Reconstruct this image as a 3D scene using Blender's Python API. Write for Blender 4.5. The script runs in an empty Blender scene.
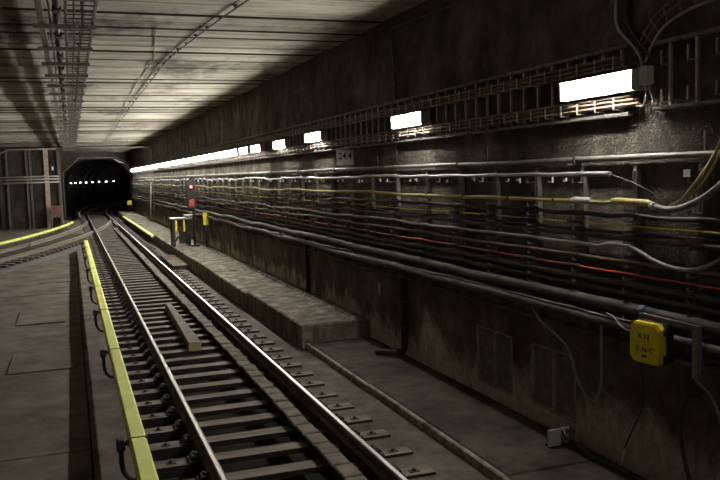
import bpy, math, random
from mathutils import Vector, Matrix
random.seed(7)
S = bpy.context.scene
COL = S.collection

# ---------------------------------------------------------------- camera
F_PX, VP, ROLL = 800.0, (70.0, 181.0), 0.03
CAM = Vector((-1.925, 0.0, 2.755))
def camera():
    yd = Vector((VP[0]-360, VP[1]-240, F_PX)).normalized()
    p2 = Vector((VP[0]-360+100, VP[1]-240-100*ROLL, F_PX))
    n = p2.cross(yd).normalized()
    if n.y > 0: n = -n
    xd = yd.cross(n)
    # rows xd, yd, n turn camera-space (x right, y down, z forward) into world
    R = Matrix((xd, yd, n))
    right, up, back = R @ Vector((1,0,0)), R @ Vector((0,-1,0)), R @ Vector((0,0,-1))
    cd = bpy.data.cameras.new('camera'); co = bpy.data.objects.new('camera', cd)
    COL.objects.link(co)
    M = Matrix((right, up, back)).transposed().to_4x4(); M.translation = CAM
    co.matrix_world = M
    cd.sensor_fit = 'HORIZONTAL'; cd.sensor_width = 36; cd.lens = F_PX/720*36
    cd.clip_start = .05; cd.clip_end = 400
    S.camera = co
camera()
# ---------------------------------------------------------------- world and exposure
w = bpy.data.worlds.new('world'); S.world = w; w.use_nodes = True
w.node_tree.nodes['Background'].inputs[0].default_value = (1.0, .93, .82, 1)
w.node_tree.nodes['Background'].inputs[1].default_value = .34
S.view_settings.view_transform = 'Standard'; S.view_settings.look = 'None'
S.view_settings.gamma = 1; S.view_settings.use_curve_mapping = False
S.view_settings.exposure = 0.0
LAMP = 200.0

# ---------------------------------------------------------------- materials
MATS = {}
def principled(name, col, rough=.8, metal=0, spec=.3):
    m = bpy.data.materials.new(name); m.use_nodes = True
    b = m.node_tree.nodes['Principled BSDF']
    b.inputs['Base Color'].default_value = (*col, 1); b.inputs['Roughness'].default_value = rough
    b.inputs['Metallic'].default_value = metal
    b.inputs['Specular IOR Level'].default_value = spec
    MATS[name] = m
    return m, m.node_tree, b
def N(nt, t, **kw):
    n = nt.nodes.new(t)
    for k, v in kw.items(): setattr(n, k, v)
    return n
def noise(nt, vec, scale, detail=6, rough=.6, stretch=None):
    if stretch:
        mp = N(nt, 'ShaderNodeMapping'); mp.inputs['Scale'].default_value = stretch
        nt.links.new(vec, mp.inputs['Vector']); vec = mp.outputs[0]
    n = N(nt, 'ShaderNodeTexNoise'); n.inputs['Scale'].default_value = scale
    n.inputs['Detail'].default_value = detail; n.inputs['Roughness'].default_value = rough
    nt.links.new(vec, n.inputs['Vector'])
    return n.outputs['Fac']
def ramp(nt, fac, stops):
    r = N(nt, 'ShaderNodeValToRGB'); nt.links.new(fac, r.inputs[0])
    e = r.color_ramp.elements
    e[0].position, e[0].color = stops[0][0], (*stops[0][1], 1)
    e[1].position, e[1].color = stops[-1][0], (*stops[-1][1], 1)
    for p, c in stops[1:-1]:
        x = e.new(p); x.color = (*c, 1)
    return r.outputs[0]
def g(v): return (v, v, v)
def mix(nt, fac, a, b, mode='MIX'):
    m = N(nt, 'ShaderNodeMix', data_type='RGBA', blend_type=mode)
    if isinstance(fac, float): m.inputs[0].default_value = fac
    else: nt.links.new(fac, m.inputs[0])
    for s, v in ((6, a), (7, b)):
        if isinstance(v, tuple): m.inputs[s].default_value = (*v, 1)
        else: nt.links.new(v, m.inputs[s])
    return m.outputs[2]
def bump(nt, b, h, strength=.4, dist=.02):
    n = N(nt, 'ShaderNodeBump'); n.inputs['Strength'].default_value = strength
    n.inputs['Distance'].default_value = dist
    nt.links.new(h, n.inputs['Height']); nt.links.new(n.outputs[0], b.inputs['Normal'])
def pos(nt): return N(nt, 'ShaderNodeNewGeometry').outputs['Position']
def mottled(name, c1, c2, scale, rough=.85, metal=0, spec=.3, bstr=.3, bdist=.01, stretch=None, bscale=None):
    m, nt, b = principled(name, c1, rough, metal, spec); p = pos(nt)
    f = noise(nt, p, scale, 6, .65, stretch)
    nt.links.new(ramp(nt, f, [(.32, c1), (.68, c2)]), b.inputs['Base Color'])
    if bstr: bump(nt, b, noise(nt, p, bscale or scale*6, 4, .7), bstr, bdist)
    return m
# soot-black wall with pale lime bloom low down and vertical runs
m, nt, b = principled('wall', (.05,.047,.042), .95, 0, .03); p = pos(nt)
base = ramp(nt, noise(nt, p, 1.6, 8, .75, (1,1,.8)), [(.3, (.045,.039,.032)), (.5, (.11,.097,.08)), (.72, (.25,.222,.18))])
sx = N(nt, 'ShaderNodeSeparateXYZ'); nt.links.new(p, sx.inputs[0])
mr = N(nt, 'ShaderNodeMapRange'); nt.links.new(sx.outputs['Z'], mr.inputs[0])
mr.inputs[1].default_value = 1.1; mr.inputs[2].default_value = -.1; mr.inputs[3].default_value = -.32; mr.inputs[4].default_value = .22
ad = N(nt, 'ShaderNodeMath', operation='ADD')
nt.links.new(noise(nt, p, 1.25, 8, .72, (1,1,.6)), ad.inputs[0]); nt.links.new(mr.outputs[0], ad.inputs[1])
bloom = ramp(nt, ad.outputs[0], [(.45, g(0)), (.60, g(1))])
c = mix(nt, bloom, base, ramp(nt, noise(nt, p, 9, 5, .7), [(.3, (.27,.24,.185)), (.7, (.60,.54,.43))]))
runs = ramp(nt, noise(nt, p, 2.2, 5, .6, (1,1,.12)), [(.66, g(0)), (.78, g(.45))])
c = mix(nt, runs, c, (.20,.18,.15))
nt.links.new(c, b.inputs['Base Color'])
hm = N(nt, 'ShaderNodeMath', operation='MULTIPLY_ADD'); hm.inputs[1].default_value = .5
nt.links.new(noise(nt, p, 40, 4, .7), hm.inputs[0]); nt.links.new(noise(nt, p, 7, 6, .7), hm.inputs[2])
bump(nt, b, hm.outputs[0], 1.0, .06)
# ceiling panels: grey board-marked concrete with dark damp patches
m, nt, b = principled('ceiling', (.3,.28,.24), .9, 0, .15); p = pos(nt)
c1 = ramp(nt, noise(nt, p, .9, 8, .7, (.35,1.6,1)), [(.28, (.17,.155,.125)), (.5, (.39,.36,.295)), (.72, (.62,.58,.48))])
boards = ramp(nt, noise(nt, p, 5.5, 2, .5, (.02,1,1)), [(.34, g(.45)), (.42, g(1)), (.57, g(.95)), (.62, g(.65)), (.67, g(1))])
c1 = mix(nt, 1.0, c1, boards, 'MULTIPLY')
damp = ramp(nt, noise(nt, p, .42, 6, .75, (1.2,.6,1)), [(.52, g(1)), (.66, g(.3))])
c1 = mix(nt, 1.0, c1, damp, 'MULTIPLY')
nt.links.new(c1, b.inputs['Base Color'])
bump(nt, b, noise(nt, p, 6, 5, .6, (.1,2.5,1)), .5, .02)
mottled('floor_concrete', (.045,.037,.028), (.14,.118,.090), 1.5, .9, 0, .15, .35, .01, None, 30)
mottled('bed_concrete', (.040,.033,.025), (.13,.109,.083), 2.2, .9, 0, .2, .4, .012, None, 26)
m, nt, b = principled('ledge_concrete', (.2,.18,.14), .9, 0, .15); p = pos(nt)
c1 = ramp(nt, noise(nt, p, 3.2, 8, .72), [(.30, (.06,.052,.041)), (.5, (.17,.15,.118)), (.70, (.38,.335,.26))])
st = ramp(nt, noise(nt, p, 4.5, 4, .6, (1,1,.08)), [(.42, g(.35)), (.6, g(1))])
nt.links.new(mix(nt, .75, c1, mix(nt, 1.0, c1, st, 'MULTIPLY')), b.inputs['Base Color'])
bump(nt, b, noise(nt, p, 22, 5, .7), .5, .015)
mottled('lower_ledge', (.025,.021,.017), (.095,.082,.065), 1.8, .92, 0, .12, .5, .02, None, 18)
mottled('kerb_face', (.10,.088,.066), (.40,.36,.275), 6, .9, 0, .15, .5, .02, None, 24)
mottled('trench', (.018,.016,.014), (.04,.036,.03), 3, .95, 0, .1, .4, .02)
mottled('tie_wood', (.055,.045,.035), (.19,.162,.128), 2.5, .8, 0, .25, .5, .008, (.3,3,1), 14)
mottled('duct_plank', (.07,.058,.046), (.175,.15,.118), 4, .85, 0, .2, .4, .006)
mottled('timber', (.34,.27,.13), (.52,.43,.22), 6, .8, 0, .2, .4, .006)
mottled('gravel', (.035,.036,.035), (.19,.19,.185), 16, .95, 0, .1, 1.0, .03, None, 45)
# running rail: rusty flanks, polished running surface
m, nt, b = principled('rail', (.12,.075,.055), .7, 0, .3); p = pos(nt)
sx = N(nt, 'ShaderNodeSeparateXYZ'); nt.links.new(p, sx.inputs[0])
top = N(nt, 'ShaderNodeMath', operation='GREATER_THAN'); top.inputs[1].default_value = -.004
nt.links.new(sx.outputs['Z'], top.inputs[0])
rust = ramp(nt, noise(nt, p, 11, 6, .7, (1,.3,1)), [(.3, (.070,.052,.042)), (.7, (.17,.128,.102))])
nt.links.new(mix(nt, top.outputs[0], rust, (.72,.68,.66)), b.inputs['Base Color'])
nt.links.new(top.outputs[0], b.inputs['Metallic'])
rr = N(nt, 'ShaderNodeMapRange'); nt.links.new(top.outputs[0], rr.inputs[0]); rr.inputs[3].default_value = .7; rr.inputs[4].default_value = .3
nt.links.new(rr.outputs[0], b.inputs['Roughness'])
mottled('yellow_cover', (.50,.53,.10), (.66,.68,.17), 2.5, .55, 0, .35, .15, .003)
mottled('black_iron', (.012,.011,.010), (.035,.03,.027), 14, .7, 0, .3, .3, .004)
mottled('dull_steel', (.13,.122,.11), (.27,.25,.225), 9, .55, .4, .4, .2, .003)
mottled('galvanised', (.26,.25,.23), (.44,.42,.39), 9, .42, .6, .4, .2, .003)
mottled('sooty_steel', (.05,.047,.042), (.13,.12,.105), 9, .65, .4, .3, .2, .003)
mottled('bracket_steel', (.07,.065,.057), (.20,.185,.16), 12, .6, .3, .3, .2, .003)
mottled('copper_cable', (.13,.085,.055), (.25,.18,.125), 8, .55, 0, .35, .15, .002)
mottled('silver_cable', (.34,.335,.32), (.52,.51,.49), 6, .38, .35, .5, .1, .002)
mottled('ochre_cable', (.32,.25,.085), (.52,.42,.16), 5, .5, 0, .4, .1, .002)
mottled('bright_yellow_cable', (.55,.48,.05), (.70,.62,.08), 5, .5, 0, .4, 0)
mottled('grey_cable', (.14,.14,.135), (.28,.28,.265), 6, .5, 0, .4, .15, .003)
mottled('brown_cable', (.10,.075,.052), (.20,.15,.105), 6, .55, 0, .35, .15, .003)
mottled('red_cable', (.38,.055,.03), (.52,.10,.06), 5, .5, 0, .4, 0)
mottled('dark_cable', (.022,.020,.018), (.055,.050,.044), 7, .55, 0, .4, .2, .004)
mottled('dusty_cable', (.03,.027,.024), (.10,.09,.077), 5, .6, 0, .35, .2, .004)
mottled('maroon_sleeve', (.06,.03,.024), (.11,.058,.046), 7, .6, 0, .3, .1, .003)
principled('white_tag', (.78,.78,.76), .5)
principled('joint_band', (.10,.11,.03), .7)
mottled('yellow_paint', (.70,.56,.01), (.82,.68,.03), 5, .45, 0, .4, .05, .002)
principled('print_black', (.012,.012,.012), .6)
mottled('sign_white', (.68,.68,.66), (.85,.85,.82), 8, .5, 0, .3, 0)
principled('sign_bright', (.85,.85,.83), .5)
principled('grey_plastic', (.32,.32,.32), .5)
principled('pale_plastic', (.5,.5,.48), .5)
principled('blue_tape', (.05,.08,.17), .6)
mottled('old_paint_post', (.22,.175,.135), (.36,.29,.23), 4, .8, 0, .2, .3, .006)
mottled('brown_paint', (.10,.055,.04), (.17,.10,.075), 4, .7, 0, .3, .2, .005)
mottled('vent_black', (.10,.09,.078), (.20,.18,.155), 9, .8, 0, .2, .2, .003)
mottled('vent_frame', (.16,.143,.12), (.32,.285,.24), 9, .8, 0, .2, .2, .003)
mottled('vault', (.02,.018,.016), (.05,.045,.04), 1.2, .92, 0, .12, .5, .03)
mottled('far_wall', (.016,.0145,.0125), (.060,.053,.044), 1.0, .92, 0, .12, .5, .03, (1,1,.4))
m = MATS['rail'].copy(); m.name = 'rail_worn'; MATS['rail_worn'] = m
for n in m.node_tree.nodes:
    if n.bl_idname == 'ShaderNodeMix': n.inputs[7].default_value = (.40,.36,.33,1)
    if n.bl_idname == 'ShaderNodeMapRange': n.inputs[4].default_value = .42
def emitter(name, col, s):
    m, nt, b = principled(name, col, .4)
    b.inputs['Emission Color'].default_value = (*col, 1); b.inputs['Emission Strength'].default_value = s
emitter('lamp_glow', (1.0,.965,.885), LAMP)
emitter('vault_lamp_glow', (.93,.93,1.0), 14)
emitter('signal_red', (1.0,.06,.07), 9)
emitter('signal_red_dim', (.33,.05,.04), .12)

# ---------------------------------------------------------------- mesh helpers
class MB:
    def __init__(s): s.v, s.f, s.sm = [], [], []
    def add(s, vs, fs, smooth=False):
        o = len(s.v); s.v += [tuple(x) for x in vs]
        s.f += [tuple(i+o for i in q) for q in fs]; s.sm += [smooth]*len(fs); return s
    def box(s, x0, x1, y0, y1, z0, z1, bev=0, M=None):
        if bev:
            a = bev; vs = []
            for z, i in ((z0, a), (z0+a, 0), (z1-a, 0), (z1, a)):
                for sx, sy in ((0,0),(1,0),(1,1),(0,1)):
                    X = (x0+i, x1-i)[sx]; Y = (y0+i, y1-i)[sy]; vs.append((X, Y, z))
            fs = [(3,2,1,0), (12,13,14,15)]
            for k in range(3):
                for j in range(4):
                    fs.append((k*4+j, k*4+(j+1)%4, k*4+4+(j+1)%4, k*4+4+j))
        else:
            vs = [(x0,y0,z0),(x1,y0,z0),(x1,y1,z0),(x0,y1,z0),(x0,y0,z1),(x1,y0,z1),(x1,y1,z1),(x0,y1,z1)]
            fs = [(3,2,1,0),(4,5,6,7),(0,1,5,4),(1,2,6,5),(2,3,7,6),(3,0,4,7)]
        if M: vs = [M @ Vector(q) for q in vs]
        return s.add(vs, fs)
    def tube(s, pts, r, n=8, cap=True, smooth=True):
        pts = [Vector(q) for q in pts]; L = len(pts); vs = []
        up0 = None
        for i, q in enumerate(pts):
            t = (pts[min(i+1, L-1)] - pts[max(i-1, 0)]).normalized()
            if up0 is None:
                up0 = Vector((0,0,1)) if abs(t.z) < .9 else Vector((1,0,0))
            a = (up0 - t*up0.dot(t)).normalized(); up0 = a; bb = t.cross(a)
            rr = r[i] if isinstance(r, (list, tuple)) else r
            for k in range(n):
                an = 2*math.pi*k/n; vs.append(q + a*(rr*math.cos(an)) + bb*(rr*math.sin(an)))
        fs = [(i*n+k, i*n+(k+1)%n, (i+1)*n+(k+1)%n, (i+1)*n+k) for i in range(L-1) for k in range(n)]
        s.add(vs, fs, smooth)
        if cap:
            o = len(s.v)-len(vs)
            s.f += [tuple(o+k for k in range(n))[::-1], tuple(o+(L-1)*n+k for k in range(n))]; s.sm += [False]*2
        return s
    def prism(s, poly, a0, a1, axis='y'):
        n = len(poly)
        if axis == 'y': vs = [(u, a0, w_) for u, w_ in poly] + [(u, a1, w_) for u, w_ in poly]
        elif axis == 'x': vs = [(a0, u, w_) for u, w_ in poly] + [(a1, u, w_) for u, w_ in poly]
        else: vs = [(u, w_, a0) for u, w_ in poly] + [(u, w_, a1) for u, w_ in poly]
        fs = [tuple(range(n)), tuple(range(2*n-1, n-1, -1))] + [(i, n+i, n+(i+1)%n, (i+1)%n) for i in range(n)]
        return s.add(vs, fs)
    def sweep(s, path, prof, closed=True, cap=True, smooth=False):
        """path: (x, y) points; prof: (offset to the right, z)"""
        n = len(prof); L = len(path); vs = []
        for i, (x, y) in enumerate(path):
            a, c_ = path[max(i-1,0)], path[min(i+1,L-1)]
            t = Vector((c_[0]-a[0], c_[1]-a[1], 0)).normalized(); nr = Vector((t.y, -t.x, 0))
            for u, z in prof: vs.append((x+nr.x*u, y+nr.y*u, z))
        m_ = n if closed else n-1
        fs = [(i*n+k, i*n+(k+1)%n, (i+1)*n+(k+1)%n, (i+1)*n+k) for i in range(L-1) for k in range(m_)]
        s.add(vs, fs, smooth)
        if cap and closed:
            o = len(s.v)-len(vs); s.f += [tuple(o+k for k in range(n))[::-1], tuple(o+(L-1)*n+k for k in range(n))]; s.sm += [False]*2
        return s
    def mesh(s, name, mat):
        me = bpy.data.meshes.new(name); me.from_pydata(s.v, [], s.f); me.validate()
        if len(me.polygons) == len(s.sm): me.polygons.foreach_set('use_smooth', s.sm)
        import bmesh
        bm = bmesh.new(); bm.from_mesh(me); bmesh.ops.recalc_face_normals(bm, faces=bm.faces); bm.to_mesh(me); bm.free()
        me.materials.append(MATS[mat]); return me
def link(name, me, parent=None, loc=(0,0,0), rz=0, label=None, cat=None, group=None, kind=None):
    o = bpy.data.objects.new(name, me); COL.objects.link(o); o.location = loc; o.rotation_euler = (0,0,rz)
    if parent: o.parent = parent
    if label: o['label'] = label
    if cat: o['category'] = cat
    if group: o['group'] = group
    if kind: o['kind'] = kind
    return o
def obj(name, mb, mat, parent=None, **kw): return link(name, mb.mesh(name, mat), parent, **kw)
def empty(name, loc, label, cat, group=None, rz=0, kind=None):
    o = link(name, None, None, loc, rz, label, cat, group, kind); o.empty_display_size = .1; return o
def text(body, size, parent, mat, loc, rot, name='lettering', thick=.0015, sx=1):
    cu = bpy.data.curves.new(name, 'FONT'); cu.body = body; cu.size = size; cu.extrude = thick; cu.offset = size*.012
    cu.align_x = 'CENTER'; cu.align_y = 'CENTER'; cu.resolution_u = 4
    t = bpy.data.objects.new(name, cu); COL.objects.link(t)
    bpy.context.view_layer.update()
    me = bpy.data.meshes.new_from_object(t.evaluated_get(bpy.context.evaluated_depsgraph_get()))
    bpy.data.objects.remove(t); bpy.data.curves.remove(cu)
    me.materials.clear(); me.materials.append(MATS[mat])
    o = link(name, me, parent, loc); o.rotation_euler = rot; o.scale = (sx, 1, 1); return o
ORD = 'first second third fourth fifth sixth seventh eighth ninth tenth eleventh twelfth thirteenth fourteenth fifteenth sixteenth seventeenth eighteenth nineteenth twentieth'.split()
def ordinal(n):
    if n < 20: return ORD[n]
    tens = ['', '', 'twenty', 'thirty', 'forty', 'fifty', 'sixty', 'seventy', 'eighty', 'ninety']; n += 1
    h = 'hundred-and-' if n > 99 else ''; n %= 100
    if h and n <= 20: return h+ORD[n-1]
    return h + (tens[n//10]+'-'+ORD[n%10-1] if n % 10 else tens[n//10][:-1]+'ieth')
def smooth_path(pts, n=8):
    P = [Vector(q) for q in pts]; out = []
    for i in range(len(P)-1):
        p0, p1, p2, p3 = P[max(i-1,0)], P[i], P[i+1], P[min(i+2,len(P)-1)]
        for k in range(n):
            t = k/n
            out.append(.5*((2*p1)+(p2-p0)*t+(2*p0-5*p1+4*p2-p3)*t*t+(3*p1-p0-3*p2+p3)*t**3))
    out.append(P[-1]); return out

XLW = -9.6          # face of the left wall
XW = 2.85           # face of the right wall
ZC = 5.1            # underside of the ceiling
Y0, Y1, YP = -6.0, 57.0, 67.0   # behind the camera, end of the high ceiling, portal
ZL, ZU, XL = -.09, .2, 1.68     # lower and upper ledge tops, their edge

# ---------------------------------------------------------------- the setting
VENTS = [(8.12, 9.0, .06, .78), (6.86, 7.70, .10, .80)]
def right_wall():
    ys = sorted({Y0, YP, *[q for v in VENTS for q in v[:2]]}); zs = sorted({-.6, 5.6, *[q for v in VENTS for q in v[2:]]})
    mb = MB()
    for a, b_ in zip(ys, ys[1:]):
        for c_, d in zip(zs, zs[1:]):
            hole = any(v[0] <= a and b_ <= v[1] and v[2] <= c_ and d <= v[3] for v in VENTS)
            x = XW + (.14 if hole else 0)
            mb.add([(x,a,c_),(x,b_,c_),(x,b_,d),(x,a,d)], [(0,1,2,3)])
    for a, b_, c_, d in VENTS:
        x0, x1 = XW, XW+.14
        mb.add([(x0,a,c_),(x1,a,c_),(x1,a,d),(x0,a,d),(x0,b_,c_),(x1,b_,c_),(x1,b_,d),(x0,b_,d)], [(0,1,2,3),(4,5,6,7),(0,1,5,4),(3,2,6,7)])
    mb.add([(XW,Y0,-.6),(XW+.5,Y0,-.6),(XW+.5,Y0,5.6),(XW,Y0,5.6),(XW,YP,-.6),(XW+.5,YP,-.6),(XW+.5,YP,5.6),(XW,YP,5.6)], [(0,1,2,3),(4,5,6,7),(1,2,6,5),(0,1,5,4),(3,2,6,7)])
    obj('wall_right', mb, 'wall', label='soot-black rough concrete tunnel wall carrying the cables and lamps', kind='structure')
right_wall()
# ceiling: backing slab with transverse panels as pieces
ceil = obj('ceiling', MB().box(XLW, XW, Y0, Y1, ZC+.07, ZC+.4), 'far_wall', label='grey board-marked concrete tunnel ceiling of transverse panels', kind='structure')
y = Y0+.02; k = 0
while y < Y1-.3:
    d = random.choice((.78, .9, .98, 1.1)); d = min(d, Y1-y)
    dz = random.uniform(-.022, .016)
    obj('panel', MB().box(XLW+.02, XW-.005, y+.03, y+d-.03, ZC+dz, ZC+.075, .012), 'ceiling', ceil)
    if k % 7 != 3: obj('joint_fin', MB().box(XLW+.05, XW-.01, y+d-.022, y+d+.022, ZC-random.uniform(.008,.026), ZC+.06), 'far_wall', ceil)
    y += d; k += 1
obj('wall_left', MB().box(XLW-.3, XLW, Y0, Y1, -.6, 5.5), 'wall', label='dark concrete side wall far left of the tracks', kind='structure')
# far left wall block, its return along the track, and the portal wall
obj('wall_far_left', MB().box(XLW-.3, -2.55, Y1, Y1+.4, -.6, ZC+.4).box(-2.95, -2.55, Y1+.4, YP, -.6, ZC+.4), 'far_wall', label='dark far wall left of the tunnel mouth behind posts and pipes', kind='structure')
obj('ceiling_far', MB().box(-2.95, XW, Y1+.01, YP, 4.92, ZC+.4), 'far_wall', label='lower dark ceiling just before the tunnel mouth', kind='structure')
op = [(-2.35,-.6), (-2.35,3.35), (-1.15,4.42), (1.5,4.42), (2.65,3.9), (2.65,-.6)]
mb = MB()
out = [(-2.95,-.6), (-2.95,4.2), (-1.6,5.4), (1.7,5.4), (XW+.5,5.4), (XW+.5,-.6)]
for yy in (YP, YP+.12):
    mb.add([(x,yy,z) for x,z in op]+[(x,yy,z) for x,z in out]+[(-2.95,yy,5.4)], [(0,1,7,6),(1,2,8,7),(2,3,9,8),(3,4,10,9),(4,5,11,10),(7,8,12)])
mb.add([(x,YP,z) for x,z in op]+[(x,YP+.12,z) for x,z in op], [(i,i+1,i+7,i+6) for i in range(5)])
obj('wall_portal', mb, 'far_wall', label='dark concrete wall around the chamfered tunnel mouth', kind='structure')
RC = 138.0
def main_x(y): return 0 if y < YP else (y-YP)**2/(2*RC)
vp = [(main_x(y)+.1, y) for y in [YP+.1+2*i for i in range(36)]]
prof = [(-2.75,-.6),(-2.75,2.2)]+[(-2.75*math.cos(a), 2.2+2.5*math.sin(a)) for a in [math.pi*i/12 for i in range(1,12)]]+[(2.75,2.2),(2.75,-.6)]
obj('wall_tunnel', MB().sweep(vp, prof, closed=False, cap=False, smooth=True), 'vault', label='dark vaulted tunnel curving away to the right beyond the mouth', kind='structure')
obj('floor_tunnel', MB().sweep(vp, [(-2.75,-.2),(2.75,-.2),(2.75,-.5),(-2.75,-.5)]), 'trench', label='dark track bed inside the far tunnel', kind='structure')
# ribs of the far tunnel lining
for i in range(7):
    yy = YP+4+i*4.5; cx_ = main_x(yy)+.1
    pts = [(cx_-2.72*math.cos(a), yy, max(-.2, 2.2+2.45*math.sin(a))) for a in [math.pi*j/14 for j in range(15)]]
    pts = [(cx_-2.72, yy, -.2)]+pts+[(cx_+2.72, yy, -.2)]
    obj('trim_%d' % (i+1), MB().tube(pts, .06, 6), 'far_wall', kind='structure', label='curved rib of the dark tunnel lining, %s from the mouth' % ordinal(i))

# floor: base, walkway slabs at the left, track beds, trench
floor = obj('floor', MB().box(XLW, XW, Y0, YP, -.75, -.58), 'trench', label='dirty brown concrete tunnel floor with slabs and track bed', kind='structure')
obj('track_bed', MB().box(-1.86, -.70, Y0, YP, -.58, -.285), 'bed_concrete', floor)
obj('track_bed', MB().box(.70, XL+.02, Y0, YP, -.58, -.195), 'bed_concrete', floor)
obj('track_bed', MB().box(-.70, .70, 44.0, YP, -.58, -.30), 'trench', floor)
obj('trench_lining', MB().box(-.70, .70, Y0, 44, -.58, -.50), 'trench', floor)
YJ = [-6, 0, 4.6, 9.45, 13.68, 18.3, 23.2, 28.4, 34.5]
XJ = [XLW, -4.3, -1.87]
for i, (a, b_) in enumerate(zip(YJ, YJ[1:])):
    for j, (c_, d) in enumerate(zip(XJ, XJ[1:])):
        dz = random.uniform(-.008, .008)
        sh = random.uniform(-.25, .25) if j == 0 else 0
        obj('slab', MB().box(c_+.006, d-.006, a+.006, b_-.006, -.57, -.30+dz, .01), 'floor_concrete', floor)
obj('slab', MB().box(XLW, -1.87, 34.5, YP, -.57, -.32), 'floor_concrete', floor)
# metal hatch covers let into the slabs (thin seams in the photo)
for (c_, d, a, b_) in [(-3.05, -1.98, 13.72, 15.25), (-3.2, -2.2, 18.4, 20.4), (-3.0, -2.05, 25.7, 26.5)]:
    mb = MB().box(c_, d, a, b_, -.31, -.279, .006)
    obj('hatch_cover', mb, 'floor_concrete', floor)

# ledges along the right wall
lo = empty('lower_ledge', (0,0,0), 'low concrete ledge with a pale kerb at the foot of the near right wall', 'ledge', kind='structure')
for a, b_ in [(-6,-1.5),(-1.5,2.5),(2.5,6.35),(6.35,9.95),(9.95,12.9)]:
    dx = random.uniform(-.012,.012)
    obj('block', MB().box(XL+dx+.05, XW, a+.005, b_-.005, -.57, ZL+random.uniform(-.006,.006), .02), 'lower_ledge', lo)
    obj('kerb', MB().box(XL+dx, XL+dx+.055, a+.005, b_-.005, -.57, ZL-.004, .015), 'kerb_face', lo)
up = empty('upper_ledge', (0,0,0), 'raised concrete ledge with streaked front running along the right wall', 'ledge', kind='structure')
cuts = [12.9, 17.3, 21.5, 25.6, 30.0, 35, 40, 46, 52, 59, YP]
for i, (a, b_) in enumerate(zip(cuts, cuts[1:])):
    dx = (-.05 if i == 0 else -.13) + random.uniform(-.02,.02)
    obj('block', MB().box(XL+dx, XW, a+.006, b_-.006, -.57, ZU+random.uniform(-.012,.012), .025), 'ledge_concrete', up)
obj('gutter', MB().box(2.60, 2.66, 13.0, 30, ZU-.01, ZU+.035, .012), 'ledge_concrete', up)

# gravel under the branch track
RB, YB = 98.0, 64.0
def branch_x(y): return 0 if y > YB else -(YB-y)**2/(2*RB)
bp = [(branch_x(y), y) for y in [27+1.0*i for i in range(24)]]
obj('gravel_bed', MB().sweep(bp, [(-2.0,-.33),(-1.7,-.262),(0,-.25),(1.55,-.262),(1.9,-.33)]), 'gravel', label='grey gravel bed under the branch track curving in from the left', cat='gravel', kind='stuff')

# ---------------------------------------------------------------- rails
RP = [(-.0335,-.012),(-.020,0),(.008,0),(.0335,-.012),(.0335,-.04),(.009,-.05),(.009,-.125),(.0625,-.138),(.0625,-.149),(-.0625,-.149),(-.0625,-.138),(-.009,-.125),(-.009,-.05),(-.0335,-.04)]
def off_path(fx, ys, off):
    pts = [(fx(y), y) for y in ys]; r = []
    for i, (x, y) in enumerate(pts):
        a, c_ = pts[max(i-1,0)], pts[min(i+1,len(pts)-1)]
        t = Vector((c_[0]-a[0], c_[1]-a[1])).normalized(); r.append((x+t.y*off, y-t.x*off))
    return r
ys_main = [Y0, 20, 40, 60] + [YP-1+2*i for i in range(36)]
for sgn, lab in ((-1, 'rusty running rail nearer the yellow power rail, main track'), (1, 'running rail with the bright polished head, nearer the cable wall')):
    obj('running_rail', MB().sweep(off_path(main_x, ys_main, sgn*.7525), RP), 'rail' if sgn > 0 else 'rail_worn', label=lab, cat='rail', group='rails of the main track')
for sgn, y1, lab in ((-1, 58.5, 'outer rail of the branch track, nearer the far left wall'), (1, 62.0, 'inner rail of the branch track, crossing the main track rail')):
    ys = [25+1.5*i for i in range(int((y1-25)/1.5)+1)]
    obj('branch_rail', MB().sweep(off_path(branch_x, ys, sgn*.7525), RP), 'rail_worn', label=lab, cat='rail', group='rails of the branch track')
ys = [39+1.5*i for i in range(9)]
obj('check_rail', MB().sweep(off_path(branch_x, ys, -.62), RP), 'rail_worn', label='short check rail beside the outer branch rail', cat='rail')
obj('check_rail', MB().sweep([(.58,49.5),(.62,50.5),(.62,54),(.58,55)], RP), 'rail_worn', label='short check rail inside the main right rail at the junction', cat='rail')

# sleepers with fasteners
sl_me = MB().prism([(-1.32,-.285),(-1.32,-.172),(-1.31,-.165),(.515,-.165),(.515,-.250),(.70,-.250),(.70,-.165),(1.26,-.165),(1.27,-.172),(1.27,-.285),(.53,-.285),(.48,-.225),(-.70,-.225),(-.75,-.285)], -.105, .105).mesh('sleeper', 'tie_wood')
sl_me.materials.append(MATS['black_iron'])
for pg_ in sl_me.polygons: pg_.material_index = 0 if pg_.normal.z > .5 else 1   # timber tops; flanks near-black, their shade put into the colour
fb = MB().box(-.085,.075,-.10,.10,-.015,.016,.006).box(-.06,.035,-.07,.07,.016,.06,.012).tube([(.0,-.03,.04),(.0,-.03,.085)],.02,6).tube([(-.02,.035,.04),(-.02,.035,.075)],.018,6)
f_me = fb.mesh('fastener', 'black_iron')
bo_me = MB().tube([(0,0,-.005),(0,0,.03)], .022, 6).box(-.05,.05,-.035,.035,-.004,.006).mesh('bolt', 'black_iron')
n_sl = 0
y = -2.0
ties = []
while y < 84:
    ties.append(y); y += .6
for i, y in enumerate(ties):
    if y < 6.2: continue
    near = y < 46
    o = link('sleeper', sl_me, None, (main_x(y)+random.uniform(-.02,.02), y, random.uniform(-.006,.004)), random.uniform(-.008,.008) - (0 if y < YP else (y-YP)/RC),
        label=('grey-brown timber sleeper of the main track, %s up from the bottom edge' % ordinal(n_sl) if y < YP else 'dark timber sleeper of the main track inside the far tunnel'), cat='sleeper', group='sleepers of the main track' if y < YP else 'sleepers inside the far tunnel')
    n_sl += 1
    if near:
        for x, rz in ((-.865, 0), (.865, math.pi)):
            link('fastener', f_me, o, (x, 0, -.16), rz)
        for x in (-1.12, 1.08): link('bolt', bo_me, o, (x, .0, -.165))
s = 26.0
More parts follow.
